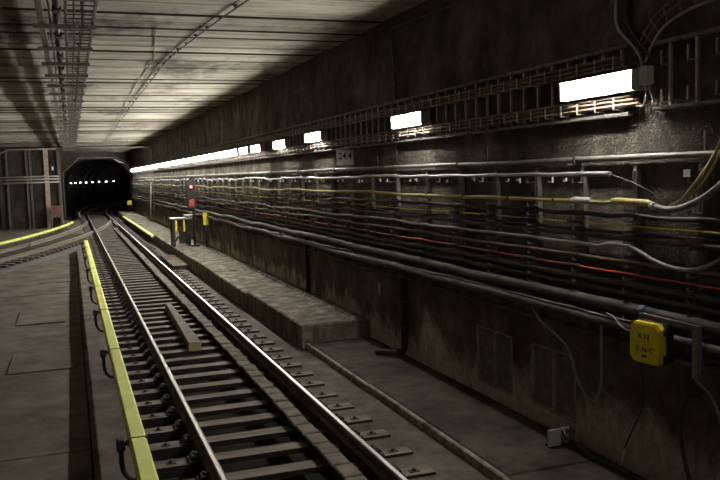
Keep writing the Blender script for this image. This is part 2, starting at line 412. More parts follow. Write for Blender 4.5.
while s < 47.5:
    t = (YB-s)/RB
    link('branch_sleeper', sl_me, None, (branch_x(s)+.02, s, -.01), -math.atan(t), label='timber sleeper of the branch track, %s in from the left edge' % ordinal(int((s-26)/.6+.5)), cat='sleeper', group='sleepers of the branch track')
    s += .6
# segmented cable-duct lid between the rails
du = empty('cable_duct', (0,4,0), 'long low duct of short grey-brown planks beside the bright rail, on the sleepers', 'duct')
mb = MB().box(.315,.475,-.6,45.1,-.165,-.088)
obj('duct_body', mb, 'trench', du)
pl_me = [MB().box(-.095,.095,-.152,.152,-.04,.0,.012).mesh('plank', 'duct_plank') for _ in range(1)][0]
y = -.4
while y < 44.8:
    link('plank', pl_me, du, (.395+random.uniform(-.010,.010), y, -.048+random.uniform(-.006,.006)), random.uniform(-.02,.02)); y += .34
# timber wedge on the sleepers between the rails
tb = empty('track_timber', (-.10,13.5,-.165), 'long tapering timber with a pale yellow end lying between the rails', 'timber')
mb = MB(); mb.add([(-.10,0,0),(.10,0,0),(.10,0,.15),(-.10,0,.15),(-.0,4.7,0),(.14,4.7,0),(.14,4.7,.13),(.04,4.7,.13)], [(0,1,2,3),(4,5,6,7),(0,1,5,4),(1,2,6,5),(2,3,7,6),(3,0,4,7)])
obj('beam', mb, 'tie_wood', tb); obj('end_plate', MB().box(-.105,.105,-.03,-.001,.0,.16,.006), 'timber', tb)

# ---------------------------------------------------------------- third rails
CP = [(-.085,.105),(-.085,.165),(-.06,.19),(.06,.19),(.085,.165),(.085,.105),(.05,.105),(.05,.12),(-.05,.12),(-.05,.105)]
RP3 = [(-.045,.055),(.045,.055),(.045,.118),(-.045,.118)]
br = smooth_path([(.02,0,-.23),(-.07,0,-.235),(-.14,0,-.16),(-.165,0,-.05),(-.165,0,.10)], 5)
br_me = MB().tube(br, .026, 8).box(-.21,-.125,-.06,.06,.08,.20,.015).tube([(-.13,0,.15),(-.08,0,.15)],.016,6).mesh('support_bracket','black_iron')
cl_me = MB().box(-.095,.095,-.012,.012,.098,.197,.004).mesh('clamp_band','joint_band')
in_me = MB().tube([(-.122,0,.15),(-.115,0,.15),(-.105,0,.15),(-.098,0,.15)],[.02,.034,.034,.02],8).mesh('insulator','black_iron')
def third_rail(fx, ya, yb, off, label, stations, flip=1, mat='yellow_cover'):
    r = empty('third_rail', (0,0,0), label, 'power rail', 'yellow covered power rails')
    ys = [ya]+[q for q in stations if ya+.5 < q < yb-.5]+[yb]
    obj('conductor', MB().sweep(off_path(fx, [ya+(yb-ya)*i/24 for i in range(25)], off), RP3), 'sooty_steel', r)
    for a, b_ in zip(ys, ys[1:]):
        seg = [a+.006+(b_-a-.012)*i/6 for i in range(7)]
        obj('cover', MB().sweep(off_path(fx, seg, off), CP), mat, r)
    for q in ys[1:-1]:
        (x0, y0), (x1, y1) = off_path(fx, [q-.1, q, q+.1], off)[0], off_path(fx, [q-.1, q, q+.1], off)[2]
        rz = -math.atan2(x1-x0, y1-y0)
        link('clamp_band', cl_me, r, ((x0+x1)/2, (y0+y1)/2, 0), rz)
        bk = link('support_bracket', br_me, r, ((x0+x1)/2, (y0+y1)/2, 0), rz if flip > 0 else rz+math.pi)
        link('insulator', in_me, bk)
    # down-turned end
    return r
third_rail(main_x, 2.0, 36.4, -1.435, 'long straight yellow-green covered power rail left of the main track', [3.9, 8.1, 12.59, 16.56, 20.36, 24.54, 28.6, 32.6, 35.4])
third_rail(main_x, 37.2, 58.5, 1.47, 'short yellow covered power rail right of the main track in the distance', [38.5,42.5,46.5,50.5,54.5], -1)
third_rail(branch_x, 28.0, 54.0, -1.40, 'yellow covered power rail curving along the branch track at the left edge', [32,36,40,44,48,52])
third_rail(main_x, 61.0, 115.0, -1.40, 'pale power rail curving right into the dark far tunnel', [65,70,75,80,85,90,95], mat='duct_plank')

# ---------------------------------------------------------------- lamps
hou = MB().box(.045,.13,-.55,.55,-.088,-.080,.003).box(-.018,.13,-.55,.55,.080,.088,.003).box(.10,.13,-.55,.55,-.082,.082,.003).mesh('housing','galvanised')
dif = MB().prism([(.0,-.058),(.018,-.078),(.095,-.078),(.095,.078),(.018,.078),(.0,.058)], -.52, .52).mesh('diffuser','lamp_glow')
cap = MB().box(-.002,.128,-.018,.018,-.088,.088,.008).mesh('end_cap','galvanised')
lamp_y = [6.20, 10.55, 15.2, 17.9, 20.4, 21.9] + [23.35+1.34*i for i in range(32)]
names = {0: 'nearest bright tube lamp on the cable ladder, right edge of view', 1: 'second bright tube lamp from the camera, standing alone on the cable ladder',
         2: 'bright tube lamp just above and left of the white number plate', 3: 'bright tube lamp between the number plate lamp and the long row'}
for i, y in enumerate(lamp_y):
    o = empty('tube_lamp', (2.60, y, 3.47 if y < 17 else 3.44), names.get(i, 'bright tube lamp of the continuous receding row, %s from its near end' % ordinal(i-4)), 'lamp',
              'tube lamps along the right wall')
    link('housing', hou, o); link('diffuser', dif, o)
    link('end_cap', cap, o, (0,-.535,0)); link('end_cap', cap, o, (0,.535,0))
vh = MB().box(-.06,0,-.3,.3,-.06,.06,.01).mesh('housing','dull_steel'); vd = MB().box(0,.06,-.26,.26,-.05,.05,.015).mesh('diffuser','vault_lamp_glow')
for i in range(8):
    sd = 12.5+3.9*i; x = main_x(YP+sd)-2.45
    o = empty('tunnel_lamp', (x, YP+sd, 2.55), 'small white lamp inside the dark far tunnel, %s from the left' % ordinal(i), 'lamp', 'lamps inside the far tunnel')
    o.rotation_euler = (0,0,-sd/RC); link('housing', vh, o); link('diffuser', vd, o)

# ---------------------------------------------------------------- upper cable ladder
XLd = 2.79
def ladder(ya, yb, label, zt=3.80, zb=3.20, step=.275):
    L = empty('cable_ladder', (0,ya,0), label, 'cable ladder', 'cable ladders on the right wall')
    for z in (zt, zb): obj('side_rail', MB().box(XLd-.035, XLd+.02, 0, yb-ya, z-.018, z+.018, .005), 'bracket_steel', L)
    rm = MB().box(-.012,.012,-.013,.013,zb,zt).box(-.10,0,-.009,.009,zt-.20,zt-.19).box(-.10,-.09,-.009,.009,zt-.20,zt-.08).box(-.10,0,-.009,.009,zb+.04,zb+.05).box(-.10,-.09,-.009,.009,zb+.04,zb+.15).mesh('rung','galvanised')
    y = .12
    while y < yb-ya-.05: link('rung', rm, L, (XLd,y,0)); y += step
    # wall ties behind the rails
    tie = MB().box(.02,.058,-.02,.02,-.025,.025).mesh('wall_tie','bracket_steel')
    y = .5
    while y < yb-ya: link('wall_tie', tie, L, (XLd,y,zt-.005)); link('wall_tie', tie, L, (XLd,y,zb+.005)); y += 1.65
    return L
ladder(5.92, 66.5, 'long slim steel cable ladder behind the lamps along the wall', step=.275)
ladder(2.0, 5.60, 'nearest empty cable ladder section at the right edge', zt=3.76, zb=3.215, step=.30)
def wav(y, amp, ph): return amp*(math.sin(y*1.37+ph)+.6*math.sin(y*.61+2*ph)+.4*math.sin(y*2.9+3*ph))
def yrange(a, b_, st): 
    n = max(2, int((b_-a)/st)); return [a+(b_-a)*i/n for i in range(n+1)]
for zc, word, y_a in ((3.635, 'upper', 5.95), (3.29, 'lower', 5.75)):
    for i in range(3):
        for j in range(2):
            ph = random.uniform(0,6)
            pts = [(XLd-.032-.034*j+wav(y,.004,ph), y, zc-.015+.042*i+wav(y,.0035,ph)) for y in yrange(y_a+.05*i, 66.3, .5)]
            obj('thin_cable', MB().tube(pts, .0125, 6), 'copper_cable', label='thin copper-brown cable, %s of the %s layer in the %s ladder bundle' % (('lowest','middle','topmost')[i], ('back','front')[j], word), cat='cable', group='thin cables of the %s ladder bundle' % word)

# ---------------------------------------------------------------- cable rack on the wall
BR = [4.25, 5.08, 5.87, 6.65, 7.47, 8.35, 9.27, 10.3, 11.4, 12.49]
while BR[-1] < 66: BR.append(BR[-1]+1.07)
ARMZ = [2.61, 2.36, 2.265, 2.155, 2.075, 1.955, 1.855, 1.745, 1.64, 1.545, 1.40, 1.25]
ch = MB().box(-.02,.03,-.028,.028,1.08,2.74,.004).box(-.026,-.02,-.028,-.016,1.08,2.74).box(-.026,-.02,.016,.028,1.08,2.74)
ch_me = ch.mesh('upright','bracket_steel')
arm_me = MB().box(-.15,-.02,-.014,.014,-.022,-.012).box(-.15,-.142,-.014,.014,-.022,.012).mesh('arm','bracket_steel')
stud_me = MB().tube([(-.03,0,0),(-.02,0,0)], .012, 6).mesh('stud','galvanised')
far = MB(); far.v, far.f, far.sm = list(ch.v), list(ch.f), list(ch.sm)
for z in ARMZ: far.box(-.15,-.02,-.014,.014,z-.022,z-.012)
far_me = far.mesh('cable_bracket','bracket_steel')
for i, y in enumerate(BR):
    if y < 20:
        o = empty('cable_bracket', (2.815,y,0), 'upright steel cable bracket on the right wall, %s from the right edge' % ordinal(i), 'bracket', 'near cable brackets on the right wall')
        link('upright', ch_me, o)
        for z in ARMZ: link('arm', arm_me, o, (0,0,z))
        for z in (2.70, 2.23, 2.30): link('stud', stud_me, o, (0,.0,z))
    else:
        link('cable_bracket', far_me, None, (2.815,y,0), 0, 'small distant steel cable bracket, %s along the wall from the right edge' % ordinal(i), 'bracket', 'distant cable brackets on the right wall')
def sag(y, d):
    for a, b_ in zip(BR, BR[1:]):
        if a <= y <= b_: return -d*(1-((y-(a+b_)/2)/((b_-a)/2))**2)
    return 0
def run(label, z, r, mat, x=2.73, ya=3.4, yb=66, amp=.010, sg=.012, cat='cable', name='cable', pre=(), post=(), n=8, step=.3, group=None):
    ph = random.uniform(0,6)
    pts = list(pre)+[(x+wav(y,.008*min(1, max(.15, (y-6.5)/4)),ph+1), y, z+wav(y,amp*(min(1, max(.15, (y-6.5)/4)) if y < 18 else 1.7),ph)+sag(y,sg*(1 if y < 18 else 2))) for y in yrange(ya, yb, step)]+list(post)
    return obj(name, MB().tube(pts, r, n), mat, label=label, cat=cat, group=group)
# steel conduit on top
o = obj('conduit', MB().tube([(2.80,y,2.815+wav(y,.004,0)) for y in yrange(3.0,66,.8)], .027, 10), 'dull_steel', label='straight steel conduit running above all the wall cables', cat='conduit')
cm = MB().box(-.035,.047,-.012,.012,-.035,.035,.004).mesh('clip','sooty_steel')
for y in yrange(4.2, 40, 2.4): link('clip', cm, o, (2.80,y,2.815))
for i, y in enumerate([5.05, 8.55, 12.2]): link('clip', MB().tube([(0,0,.03),(0,0,.19)],.006,6).mesh('clip','galvanised'), o, (2.80,y,2.815))
# silver cable with white tags
sc = run('silver-grey cable with small white tags, topmost sagging cable below the conduit', 2.685, .021, 'silver_cable', 2.70, 6.15, 60, .010, .015)
obj('end_sleeve', MB().tube([(2.70,6.1,2.672),(2.70,6.6,2.675)], .0245, 10), 'grey_cable', sc)
tg = [MB().box(-.006,.006,-.018,.004,-.085,-.03).box(-.006,.006,-.018,.075,-.085,-.070).mesh('tag','white_tag'),
      MB().box(-.006,.006,-.012,.012,-.075,-.045).box(-.006,.006,.01,.04,-.085,-.06).mesh('tag','white_tag'),
      MB().prism([(-.02,-.03),(.06,-.045),(.055,-.06),(.01,-.06),(-.01,-.085),(-.025,-.08)], -.005, .005, 'x').mesh('tag','white_tag')]
for i, y in enumerate(BR[3:30]):
    for dy in (.12, .34): link('tag', tg[(i+int(dy*10)) % 3], sc, (2.675, y+dy+random.uniform(-.05,.05), 2.68+random.uniform(-.012,.006)))
obj('cable', MB().tube(smooth_path([(2.70,6.12,2.672),(2.71,5.95,2.63),(2.74,5.75,2.565),(2.77,5.60,2.49),(2.79,5.5,2.40),(2.8,5.45,2.3)]), .007, 6), 'dark_cable', label='thin black tail drooping from the end of the silver cable', cat='cable')
# ochre cable with joints, dark sleeve and branch
oc = run('ochre-yellow cable with pale joint sleeves, second from the top', 2.42, .022, 'ochre_cable', 2.71, 5.55, 66, .010, .008)
obj('joint_sleeve', MB().tube([(2.71,6.38,2.425),(2.71,6.42,2.425),(2.71,6.66,2.425),(2.71,6.70,2.425)], [.024,.032,.032,.024], 10), 'pale_plastic', oc)
obj('joint_sleeve', MB().tube([(2.71,5.52,2.40),(2.71,5.60,2.42),(2.71,5.98,2.43),(2.71,6.08,2.43)], [.024,.029,.03,.024], 10), 'ochre_cable', oc)
for y in (7.0,7.9,9.0,10.1): obj('tie', MB().tube([(2.71,y,2.42),(2.71,y+.03,2.42)], .0265, 8), 'dark_cable', oc)
so = obj('cable', MB().tube(smooth_path([(2.71,5.53,2.40),(2.68,5.35,2.375),(2.66,5.2,2.385),(2.65,5.05,2.42),(2.64,4.85,2.50),(2.63,4.65,2.62),(2.62,4.4,2.8)]), .027, 10), 'grey_cable', label='thick dark grey sleeve rising to the right edge from the ochre cable', cat='cable')
obj('collar', MB().tube([(2.71,5.56,2.402),(2.705,5.50,2.398)], .033, 10), 'pale_plastic', so)
for i, dx in enumerate((0, .05)):
    obj('cable', MB().tube(smooth_path([(2.72,5.35,2.40),(2.72,5.22,2.45),(2.73-dx/3,5.05+dx,2.55),(2.74-dx/3,4.93+dx,2.68),(2.75,4.82+dx,2.85),(2.76,4.7+dx,3.1)]), .012, 8), 'ochre_cable', label='ochre cable bending steeply up at the right edge, %s of the pair' % ('right' if i == 0 else 'left'), cat='cable')
tgo = obj('cable_tag', MB().box(2.70,2.706,5.10,5.17,2.64,2.70), 'white_tag', label='white paper tag hanging beside the rising ochre cables', cat='tag')
# thin yellow, grey, brown, red and dark cables
ty = run('thin bright yellow cable in the middle of the wall rack', 2.21, .0085, 'bright_yellow_cable', 2.735, 4.78, 40, .004, .006, post=(), pre=[(2.735,4.55,2.34)])
run('grey cable with a thick pale end drooping near the right edge', 2.01, .0185, 'grey_cable', 2.72, 6.3, 60, .010, .012, pre=smooth_path([(2.70,4.75,2.02),(2.70,4.95,1.93),(2.70,5.2,1.89),(2.70,5.5,1.93),(2.71,5.85,2.03),(2.72,6.2,2.03)],5)[:-1])
run('brown cable just above the red cable', 1.895, .019, 'brown_cable', 2.72, 4.6, 60, .010, .012)
tr = run('thin red cable stretched along the middle of the rack', 1.785, .0095, 'red_cable', 2.71, 4.6, 26, .004, .008)
for z, r, mat, x, lab in ((2.31,.022,'dark_cable',2.77,'sagging black cable between the ochre and thin yellow cables'),
    (2.10,.024,'dusty_cable',2.745,'dusty dark cable just above the grey cable'),
    (2.145,.018,'dark_cable',2.775,'slim black cable just below the thin yellow cable'),
    (1.69,.030,'dusty_cable',2.74,'dusty black cable just below the red cable'),
    (1.60,.026,'dark_cable',2.75,'black cable squeezed above the thickest cable')):
    run(lab, z, r, mat, x, 3.2, 66, .007, .03 if z > 2.3 else .012)
for i_, y_ in enumerate(BR[3:16]):
    obj('cover_sleeve', MB().tube([(2.735,y_-.10,2.212),(2.735,y_+.16+.05*(i_ % 3),2.212)], .017, 6), 'dark_cable', ty)
    obj('cover_sleeve', MB().tube([(2.71,y_-.08,1.782),(2.71,y_+.10+.06*((i_+1) % 3),1.782)], .019, 6), 'dark_cable', tr)
run('thickest dark pipe-like cable near the bottom of the rack', 1.475, .052, 'dusty_cable', 2.71, 3.2, 66, .010, .005, n=12)
run('second thick dark cable below the thickest one', 1.315, .046, 'dusty_cable', 2.68, 3.2, 66, .012, .008, n=12)
run('thin pale cable lying on top of the second thick cable', 1.375, .008, 'grey_cable', 2.66, 5.75, 40, .006, .01)
run('lowest slim dark cable under the rack', 1.13, .018, 'dusty_cable', 2.80, 3.2, 66, .010, .01)
o = obj('sleeve', MB().tube([(2.76,5.0,2.10),(2.76,5.36,2.11)], .045, 12), 'maroon_sleeve', label='short dark maroon sleeve on a cable near the right edge', cat='sleeve')
obj('tape_band', MB().tube([(2.71,5.60,1.478),(2.71,5.68,1.478)], .056, 12), 'blue_tape', label='band of blue tape around the thickest dark cable', cat='tape')
# loop of cable hanging below the rack
obj('cable', MB().tube(smooth_path([(2.70,7.5,1.31),(2.68,7.25,1.14),(2.67,6.92,1.03),(2.67,6.72,.92),(2.67,6.60,.70),(2.67,6.48,.56),(2.67,6.34,.51),(2.67,6.24,.60),(2.68,6.21,.75),(2.69,6.225,1.0),(2.70,6.23,1.28)], 6), .014, 8), 'grey_cable', label='grey cable hanging in a U-shaped loop beside the right wall vent', cat='cable')

# ---------------------------------------------------------------- number plate
sg_ = empty('number_plate', (2.685, 13.5, 3.025), 'white number plate reading 24.4 below the cable ladder', 'sign')
obj('plate', MB().box(-.16,.16,-.006,.006,-.135,.135,.003), 'sign_white', sg_)
obj('sticker', MB().box(-.14,-.05,-.009,-.006,-.125,-.075), 'sign_bright', sg_)
obj('fixing', MB().box(.10,.165,.006,.03,-.06,.06), 'sooty_steel', sg_)
text('24.4', .17, sg_, 'print_black', (0, -.008, .02), (math.pi/2, 0, 0), sx=.85)

# ---------------------------------------------------------------- yellow box
yb = empty('trackside_box', (2.60,5.37,1.275), 'yellow trackside box with chamfered corners and black lettering K 12', 'junction box')
yb.rotation_euler = (0,0,math.radians(6))
def octo(w_, h, c_): return [(-w_+c_,-h),(w_-c_,-h),(w_,-h+c_),(w_,h-c_),(w_-c_,h),(-w_+c_,h),(-w_,h-c_),(-w_,-h+c_)]
obj('lid', MB().prism(octo(.17,.17,.045), -.12, -.065, 'x').prism(octo(.155,.155,.04), -.13, -.119, 'x'), 'yellow_paint', yb)
obj('case', MB().prism(octo(.17,.17,.03), -.065, .02, 'x'), 'black_iron', yb)
for z in (-.11,.11): obj('hinge', MB().tube([(-.09,-.183,z-.03),(-.09,-.183,z+.03)], .014, 8), 'black_iron', yb)
obj('gland', MB().tube([(-.02,.165,.05),(-.02,.24,.06)], .022, 8), 'pale_plastic', yb)
for ch_, yy, zz in (('K',.045,.055),('12',-.025,.055),('C',.075,-.055),('16',0,-.055),('C',-.075,-.055)):
    text(ch_, .058, yb, 'print_black', (-.1315, yy, zz), (math.pi/2,0,-math.pi/2), sx=1.15)
obj('maker_mark', MB().prism([(-.022,-.118),(.022,-.118),(.027,-.11),(.022,-.102),(-.022,-.102),(-.027,-.11)], -.1335, -.1298, 'x'), 'print_black', yb)
fr = empty('box_frame', (0,0,0), 'grey angle-steel frame carrying the yellow box', 'frame')
obj('top_bar', MB().box(2.595,2.63,4.89,5.62,1.455,1.485).box(2.590,2.595,4.89,5.62,1.44,1.485), 'bracket_steel', fr)
obj('bottom_bar', MB().box(2.60,2.63,4.89,5.15,1.15,1.18), 'bracket_steel', fr)
obj('post', MB().box(2.59,2.625,4.88,4.91,1.06,1.485).box(2.585,2.59,4.88,4.94,1.06,1.485), 'dull_steel', fr)
obj('post', MB().box(2.59,2.625,5.58,5.61,1.10,1.51), 'bracket_steel', fr)
for y in (4.90, 5.59):
    for z in (1.392,1.19): obj('spacer', MB().box(2.62,2.85,y-.012,y+.012,z-.012,z+.012), 'sooty_steel', fr)
obj('cable', MB().tube(smooth_path([(2.58,5.575,1.335),(2.585,5.70,1.31),(2.61,5.85,1.33),(2.635,5.98,1.385),(2.655,6.1,1.395)]), .009, 6), 'grey_cable', label='short grey cable entering the left side of the yellow box', cat='cable')
obj('cable', MB().tube(smooth_path([(2.60,4.93,1.10),(2.62,4.92,1.04),(2.71,4.88,.93),(2.72,4.80,.80),(2.73,4.74,.6),(2.75,4.70,.3),(2.77,4.7,-.08)]), .013, 8), 'grey_cable', label='grey cable dropping from the box frame at the right edge', cat='cable')
bc = obj('cable', MB().tube(smooth_path([(2.815,5.80,1.09),(2.815,5.81,.93),(2.82,5.80,.70),(2.82,5.83,.52),(2.80,5.95,.27),(2.79,6.02,.12)]), .008, 6), 'dark_cable', label='thin black lead hanging below the yellow box to the ledge', cat='cable')
obj('probe', MB().tube([(2.79,6.02,.12),(2.78,6.05,-.02),(2.775,6.06,-.08)], [.012,.013,.008], 8), 'pale_plastic', bc)
hs = obj('hose', MB().tube(smooth_path([(2.79,5.05,.90),(2.78,5.16,.86),(2.78,5.25,.72),(2.78,5.28,.5),(2.78,5.24,.3),(2.78,5.17,.12)]), .018, 8), 'dark_cable', label='black hose on the wall below the box frame', cat='hose')
obj('nozzle', MB().tube([(2.78,5.17,.13),(2.78,5.13,-.08)], .022, 8), 'sooty_steel', hs)
obj('hose', MB().tube(smooth_path([(2.72,7.0,-.06),(2.74,6.7,-.05),(2.68,6.4,-.062),(2.74,6.1,-.062),(2.70,5.8,-.06),(2.74,5.4,-.062),(2.72,4.9,-.062)]), .024, 8), 'dark_cable', label='black hose lying along the foot of the wall on the lower ledge', cat='hose')
# small grey box on the ledge
sb = empty('socket_box', (2.55,6.80,ZL), 'small grey socket box with a pale tap standing on the lower ledge', 'box')
obj('front_cover', MB().box(-.09,.05,-.03,0,.025,.20,.006), 'grey_plastic', sb); obj('body', MB().box(.05,.24,.0,.10,.025,.17,.008), 'vent_black', sb)
obj('foot', MB().box(-.06,.20,-.01,.09,0,.03), 'black_iron', sb)
obj('tap', MB().box(.06,.16,-.03,.0,.185,.21,.004).tube(smooth_path([(.09,-.03,.19),(.09,-.045,.15),(.11,-.045,.125),(.135,-.035,.14)]), .008, 6), 'pale_plastic', sb)

# ---------------------------------------------------------------- wall vents
for i, (a, b_, c_, d) in enumerate(VENTS):
    v = empty('wall_vent', (XW,a,c_), 'dark louvred wall vent, %s of the pair at the foot of the wall' % ('farther' if i == 0 else 'nearer'), 'vent')
    W_, H_ = b_-a, d-c_
    obj('frame', MB().box(-.006,.03,0,W_,H_-.02,H_).box(-.006,.03,0,W_,0,.02).box(-.006,.03,0,.02,0,H_).box(-.006,.03,W_-.02,W_,0,H_), 'vent_frame', v)
    obj('mullion', MB().box(.0,.05,W_*.5-.012,W_*.5+.012,.02,H_-.02), 'vent_frame', v)
    lm = MB(); hw = W_*.5-.035
    lm.add([(.02,0,-.018),(.02,hw,-.018),(.055,hw,.018),(.055,0,.018),(.026,0,-.022),(.026,hw,-.022),(.061,hw,.014),(.061,0,.014)], [(0,1,2,3),(7,6,5,4),(0,1,5,4),(2,3,7,6),(0,3,7,4),(1,2,6,5)])
    me = lm.mesh('slat','vent_black')
    z = .045
    while z < H_-.03:
        link('slat', me, v, (0,.022,z)); link('slat', me, v, (0,W_*.5+.013,z)); z += .042

# ---------------------------------------------------------------- drain pipes and wall conduits
for (y, z1, zb_, lab) in ((16.55, 1.9, ZU, 'black drain pipe on the wall where the raised ledge begins'), (11.25, 1.12, ZL, 'black drain pipe with an elbow running onto the lower ledge')):
    pts = [(2.79,y,z1),(2.79,y,zb_+.22)]
    if zb_ == ZL: pts += smooth_path([(2.79,y,zb_+.16),(2.75,y-.02,zb_+.08),(2.6,y+.05,zb_+.065),(2.42,y+.25,zb_+.05)],4)
    else: pts += [(2.79,y,zb_)]
    dp = obj('drain_pipe', MB().tube(pts, .048, 10), 'black_iron', label=lab, cat='pipe')
    for z in (zb_+.45, zb_+.85): obj('strap', MB().box(2.73,2.85,y-.06,y+.06,z-.015,z+.015), 'sooty_steel', dp)
tc = obj('conduit', MB().tube([(2.82,5.5,4.70),(2.82,8.98,4.83),(2.82,11.45,4.93),(2.82,11.52,4.90),(2.82,11.50,4.5),(2.82,11.44,3.85)], .014, 8), 'bracket_steel', label='thin conduit bent down the upper wall to the cable ladder', cat='conduit')
for y, z in ((7.5,4.775),(9.8,4.863),(11.2,4.92)): obj('clip', MB().box(2.80,2.846,y-.015,y+.015,z-.025,z+.025), 'bracket_steel', tc)
obj('conduit', MB().tube([(2.82,11.44,3.18),(2.82,11.42,2.84)], .011, 8), 'bracket_steel', label='short thin conduit below the ladder near the second lamp', cat='conduit')
# dropping channel and curved tray at the near ladder end
dc = empty('cable_drop', (0,0,0), 'dark cable channel dropping from the ceiling to the ladder end', 'cable channel')
pc = [(2.79,6.12,5.05),(2.79,6.08,4.35),(2.78,6.06,3.99),(2.76,5.76,3.72),(2.74,5.64,3.48),(2.74,5.52,3.27)]
mb = MB(); wd = .10
vs = []
for x, y, z in pc[:4]: vs += [(x-.02,y-.13,z-.02),(x-.02,y-.01,z),(x+.04,y-.01,z),(x+.04,y-.13,z-.02)]
mb.add(vs, [(i*4+k, i*4+(k+1)%4, i*4+4+(k+1)%4, i*4+4+k) for i in range(3) for k in range(4)]+[(0,1,2,3),(12,13,14,15)])
obj('channel', mb, 'black_iron', dc)
obj('pale_cable', MB().tube(smooth_path([(x-.03,y,z) for x,y,z in pc],6), .012, 8), 'galvanised', dc)
obj('pale_cable', MB().tube(smooth_path([(2.77,5.99,5.05),(2.76,5.95,4.35),(2.76,5.93,4.0),(2.75,5.70,3.74),(2.75,5.58,3.6)],6), .010, 8), 'sooty_steel', dc)
ct = empty('curved_tray', (0,0,0), 'curved cable tray with copper rungs rising to the top right edge', 'cable tray')
path = smooth_path([(2.76,5.70,3.62),(2.76,5.62,3.74),(2.76,5.46,3.88),(2.76,5.16,3.965),(2.76,4.85,3.985),(2.76,4.4,4.0),(2.76,3.8,4.0)],6)
obj('side_rail', MB().tube(path, .014, 8), 'galvanised', ct)
path2 = []
for i, q in enumerate(path):
    t = (path[min(i+1,len(path)-1)]-path[max(i-1,0)]).normalized(); nn = Vector((0,-t.z,t.y)); nn = nn if nn.z > 0 or nn.y > 0 else -nn
    path2.append(q+nn*.15)
obj('side_rail', MB().tube(path2, .009, 8), 'copper_cable', ct)
path3 = [q.lerp(r_, .6) for q, r_ in zip(path, path2)]
obj('side_rail', MB().tube(path3, .008, 8), 'copper_cable', ct)
for i in range(4, len(path)-1, 3): obj('rung', MB().tube([path[i], path2[i]+(path2[i]-path[i])*.15], .011, 6), 'copper_cable', ct)
jb = empty('lamp_junction_box', (2.70,5.60,3.50), 'small pale junction box beside the nearest lamp', 'junction box')
obj('body', MB().box(-.05,.03,-.045,.045,-.085,.075,.01), 'pale_plastic', jb)
obj('gland', MB().tube([(-.01,.0,-.085),(-.01,.0,-.13)], .014, 8), 'grey_plastic', jb)
obj('gland', MB().tube([(-.01,-.03,-.085),(-.01,-.03,-.12)], .010, 8), 'grey_plastic', jb)
obj('cable', MB().tube(smooth_path([(2.69,5.60,3.38),(2.69,5.60,3.30),(2.72,5.68,3.25),(2.74,5.80,3.26)]), .008, 6), 'copper_cable', label='short brown lead from the junction box to the lower ladder bundle', cat='cable')
obj('cable', MB().tube(smooth_path([(2.68,5.64,3.53),(2.67,5.68,3.535),(2.67,5.73,3.52)]), .006, 6), 'grey_cable', label='short lead between the junction box and nearest lamp', cat='cable')
obj('cable_tag', MB().box(2.72,2.726,5.50,5.57,3.25,3.29), 'pale_plastic', label='small pale tag at the end of the lower ladder bundle', cat='tag')

# ---------------------------------------------------------------- ceiling tray
ZT = 4.80
ctray = empty('ceiling_cable_tray', (0,0,0), 'long ladder-like cable tray hung from the ceiling above the walkway', 'cable tray')
for x in (-1.53, -1.86): obj('side_rail', MB().box(x-.018,x+.018,6,Y1-.2,ZT-.045,ZT-.005,.004), 'sooty_steel', ctray)
obj('side_rail', MB().box(-2.19,-2.11,6,Y1-.2,ZT-.045,ZT-.02,.004), 'bracket_steel', ctray)
rg = MB().box(-1.85,-1.54,-.010,.010,-.032,-.018).mesh('rung','sooty_steel')
y = 6.2
while y < Y1-.3: link('rung', rg, ctray, (0,y,ZT)); y += .27
cb = MB().box(-2.26,-1.49,-.04,.04,-.10,-.045,.006).mesh('crossbar','bracket_steel')
rd = MB().tube([(0,0,-.05),(0,0,ZC-ZT)], .012, 6).mesh('hanger_rod','sooty_steel')
hp = MB().box(-.05,.05,-.05,.05,ZC-ZT-.03,ZC-ZT+.01).mesh('hanger_plate','bracket_steel')
for y in [7.4, 9.3, 11.1, 12.95, 14.6, 16.2]+[17.9+1.75*i for i in range(22)]:
    o = link('crossbar', cb, ctray, (0,y,ZT))
    for x in (-2.0, -1.66):
        r_ = link('hanger_rod', rd, o, (x,0,0)); link('hanger_plate', hp, o, (x,0,0))
for x, r_, lab in ((-1.96,.035,'thick black cable beside the ceiling cable tray'), (-1.76,.014,'thin black cable in the ceiling tray, left of two'), (-1.66,.011,'thin black cable in the ceiling tray, right of two'), (-2.05,.016,'slim dark cable on the ceiling tray crossbars')):
    zz = ZT-.045+r_ if x < -1.86 else ZT-.01+r_
    obj('cable', MB().tube([(x+wav(y,.008,x*9), y, zz) for y in yrange(6,Y1-.3,.7)], r_, 8), 'dark_cable', label=lab, cat='cable')
bx = MB().box(-.05,.05,-.10,.10,-.045,.02,.01).mesh('cable_clamp','black_iron')
for y in [8.4,10.2,12.0,13.8,15.4,17.0,19,21,23,25,28,31,34]: link('cable_clamp', bx, ctray, (-1.96,y,ZT-.02))
